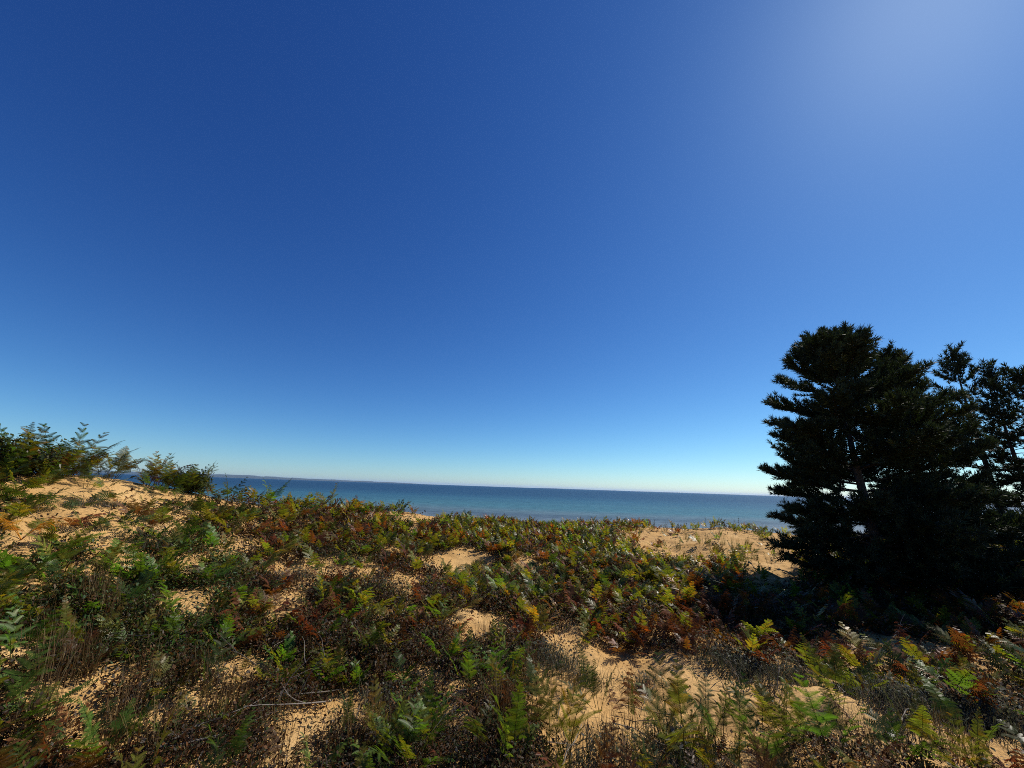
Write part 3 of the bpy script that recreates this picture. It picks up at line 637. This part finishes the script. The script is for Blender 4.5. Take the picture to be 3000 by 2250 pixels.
# ------------------------------------------------------------------ white pines
def height_to(base, vtop):
    lo, hi = 0.5, 25.0
    for _ in range(40):
        mid = (lo + hi) / 2; v = project((base[0], base[1], base[2] + mid))[1]
        lo, hi = (mid, hi) if v > vtop else (lo, mid)
    return lo
def pine(u, v, vtop, half, prof, label, seed, dense=1.0, start=.06, dist=None, lean=(0, 0), bush=1.0, tier=.25):
    r = random.Random(seed)
    x, y, z = on_ground(u, v); H = height_to((x, y, z), vtop)
    root = link('pine_tree', None, loc=(x, y, z - .05))
    tk, tw, nd = MB(), MB(), MB()
    s = np.linspace(0, 1, 12); ax = np.stack([lean[0] * s + .05 * np.sin(s * 5 + seed), lean[1] * s + .05 * np.cos(s * 4 + seed), s * H], -1); ax[0, :2] = 0
    R0 = (.018 if half > 1.7 else .012) * H + .02
    tube(tk, ax, R0 * (1 - s * .93), 9)
    trunk = link('trunk', tk.mesh('trunk', M_BARK, True), root)
    at = lambda q: np.array([np.interp(q, s, ax[:, i]) for i in range(3)])
    tip_p, tip_d, tip_k = [], [], []
    def needles_along(P, f0, gap):
        seg = np.linalg.norm(np.diff(P, axis=0), axis=1); L = seg.sum(); n = max(2, int(L * (1 - f0) / gap)); cum = np.concatenate([[0], np.cumsum(seg)])
        for k in range(n + 1):
            q = L * (f0 + (1 - f0) * k / n); p = np.array([np.interp(q, cum, P[:, i]) for i in range(3)])
            j = min(len(seg) - 1, int(np.searchsorted(cum, q, side='right') - 1)); d = (P[j + 1] - P[j]) / (seg[j] + 1e-9)
            tip_p.append(p); tip_d.append(d); tip_k.append(1.0 if k < n else 1.25)
    q = start; n_limb = 0
    while q < .985:
        nb = r.randint(4, 6); a0 = r.uniform(0, 6.28); L0 = half * np.interp(q, [p[0] for p in prof], [p[1] for p in prof])
        for b in range(nb):
            a = a0 + 6.283 * (b + r.uniform(-.25, .25)) / nb; L = max(.12, L0 * r.uniform(.72, 1.10) * (1.22 if q > .25 and r.random() < .10 else 1)); qq = q + r.uniform(-.015, .015)
            el = np.interp(qq, [0, .25, .6, .85, 1], [-.10, .0, .20, .62, 1.15]) + r.gauss(0, .10)
            n = 8; P = [at(qq)]
            for k in range(n):
                e2 = el + .32 * (k / n) ** 2 + r.gauss(0, .05); a += r.gauss(0, .06)
                P.append(P[-1] + np.array([math.cos(a) * math.cos(e2), math.sin(a) * math.cos(e2), math.sin(e2)]) * L / n)
            P = np.array(P); rb = max(.005, R0 * .30 * (1 - qq) * min(1, L / half + .3))
            if qq < .34 and n_limb < 40:
                lm = MB(); tube(lm, P, np.linspace(rb, .004, n + 1), 6); link('limb', lm.mesh('limb', M_BARK, True), trunk); n_limb += 1
            else: tube(tw, P, np.linspace(rb, .003, n + 1), 4, (.05, .04, .035))
            needles_along(P, .45 if L > .5 else .15, .075)
            m = max(2, int(L * 8 * dense))
            for k in range(m):
                f = r.uniform(.18, .97); o = np.array([np.interp(f, np.linspace(0, 1, n + 1), P[:, i]) for i in range(3)])
                d0 = P[min(n, int(f * n) + 1)] - P[int(f * n)]; d0 /= np.linalg.norm(d0) + 1e-9
                sd = np.cross(d0, [0, 0, 1]); sd /= np.linalg.norm(sd) + 1e-9
                d = d0 * r.uniform(.5, .9) + sd * r.choice((-1, 1)) * r.uniform(.35, .9) + np.array([0, 0, r.gauss(.18, .28)]); d /= np.linalg.norm(d)
                l = (.16 + .34 * L * (1 - f)) * r.uniform(.6, 1.2)
                Q = np.array([o, o + d * l * .5 + np.array([0, 0, -.01]), o + d * l + np.array([0, 0, .05 * l])])
                tube(tw, Q, [.004, .003, .002], 3, (.05, .04, .035)); needles_along(Q, .15, .075 / bush)
        q += (tier if q < .8 else tier * .64) / H * r.uniform(.8, 1.2)
    # leader and its candles
    top = at(1.0)
    for k in range(5):
        d = np.array([r.gauss(0, .28), r.gauss(0, .28), 1.0]); d /= np.linalg.norm(d); l = r.uniform(.14, .3) if k else .34
        Q = np.array([top - [0, 0, .1], top + d * l * .5, top + d * l]); tube(tw, Q, [.007, .005, .004], 3, (.06, .045, .035)); needles_along(Q, .1, .06)
    tp, td, tkk = np.array(tip_p), np.array(tip_d), np.array(tip_k); n = len(tp); K = 15
    rg = np.random.default_rng(seed)
    A = np.cross(td, rg.normal(0, 1, (n, 3))); A /= np.linalg.norm(A, axis=1, keepdims=True) + 1e-9; B = np.cross(td, A)
    base_c = np.array([.024, .038, .022]) * rg.uniform(.7, 1.35, (n, 1)) * np.array([1, 1, 1]); yel = rg.random(n) < .03; base_c[yel] = (.07, .085, .03)
    for k in range(K):
        th = 6.283 * (k + rg.random(n)) / K; op = rg.uniform(.25, 1.0, n)
        d = td * np.cos(op)[:, None] + (A * np.cos(th)[:, None] + B * np.sin(th)[:, None]) * np.sin(op)[:, None]; d[:, 2] += .12
        L = rg.uniform(.065, .105, n) * tkk; e = np.cross(d, rg.normal(0, 1, (n, 3))); e /= np.linalg.norm(e, axis=1, keepdims=True) + 1e-9
        w = .0078
        nd.add(np.stack([tp - e * w * .7, tp + e * w * .7, tp + d * L[:, None] * .6 + e * w, tp + d * L[:, None], ], 1).reshape(-1, 3), q=np.arange(n * 4).reshape(-1, 4), c=np.repeat(base_c, 4, axis=0))
    v3, t3, q4, c3 = tw.arrays(); nd.add(v3, t3, q4, c3)
    link('crown', nd.mesh('crown', M_NEEDLE), root)
    tag(root, label, 'tree', 'white pines at the end of the dune')
    print('pine', round(H, 1), (round(x, 1), round(y, 1)), n)
FULL = [(0, .80), (.12, .92), (.3, 1.0), (.5, 1.0), (.68, .86), (.80, .66), (.88, .50), (.95, .34), (1, .16)]
SLIM = [(0, .7), (.2, .9), (.45, 1.0), (.65, .85), (.85, .55), (1, .15)]
pine(2600, 1722, 1008, 1.76, FULL, 'broad dense dark pine, the biggest one, branches reaching to the ground', 3, 3.6, .02, lean=(-.1, .1), bush=1.5, tier=.22)
pine(2760, 1690, 1050, 1.0, FULL, 'dense pine merging behind the shoulder of the biggest pine', 8, 2.8, .05, bush=1.4)
pine(2972, 1672, 1042, .85, SLIM, 'slim open pine with bare lower trunk and sky between its limbs', 14, 1.3, .12, bush=1.0, tier=.36)
pine(3075, 1665, 1090, .85, SLIM, 'sparse pine with thin feathery limbs just beyond the slim pine', 21, 1.1, .10, bush=1.0, tier=.38)
pine(3175, 1690, 1105, 1.15, SLIM, 'pine at the outer end of the group, cut by the picture edge', 27, 1.2, .10, bush=1.0, tier=.36)
pine(2900, 1705, 1500, .95, FULL, 'low bushy young pine at the feet of the slim pines', 33, 1.5, .04)
pine(2735, 1720, 1520, .85, FULL, 'low green pine sapling between the biggest pine and slim pine', 39, 1.5, .04)

# ------------------------------------------------------------------ the air over the lake
def build_haze():
    m, n, out = new_mat('air')
    p = node(n, 'ShaderNodeVolumePrincipled'); p.inputs['Color'].default_value = (.40, .60, 1.0, 1); p.inputs['Density'].default_value = 1.8e-5
    p.inputs['Anisotropy'].default_value = 0.2
    n.links.new(p.outputs[0], out.inputs['Volume'])
    F, lo, hi = 46500, -9.0, 150.0
    mb = MB()
    mb.add([(x, y, z) for z in (lo, hi) for x, y in ((-F, -F), (F, -F), (F, F), (-F, F))],
           q=[(3, 2, 1, 0), (4, 5, 6, 7), (0, 1, 5, 4), (1, 2, 6, 5), (2, 3, 7, 6), (3, 0, 4, 7)])
    tag(link('haze', mb.mesh('haze', m)), 'thin pale haze over the lake', 'haze', kind='stuff')
build_haze()
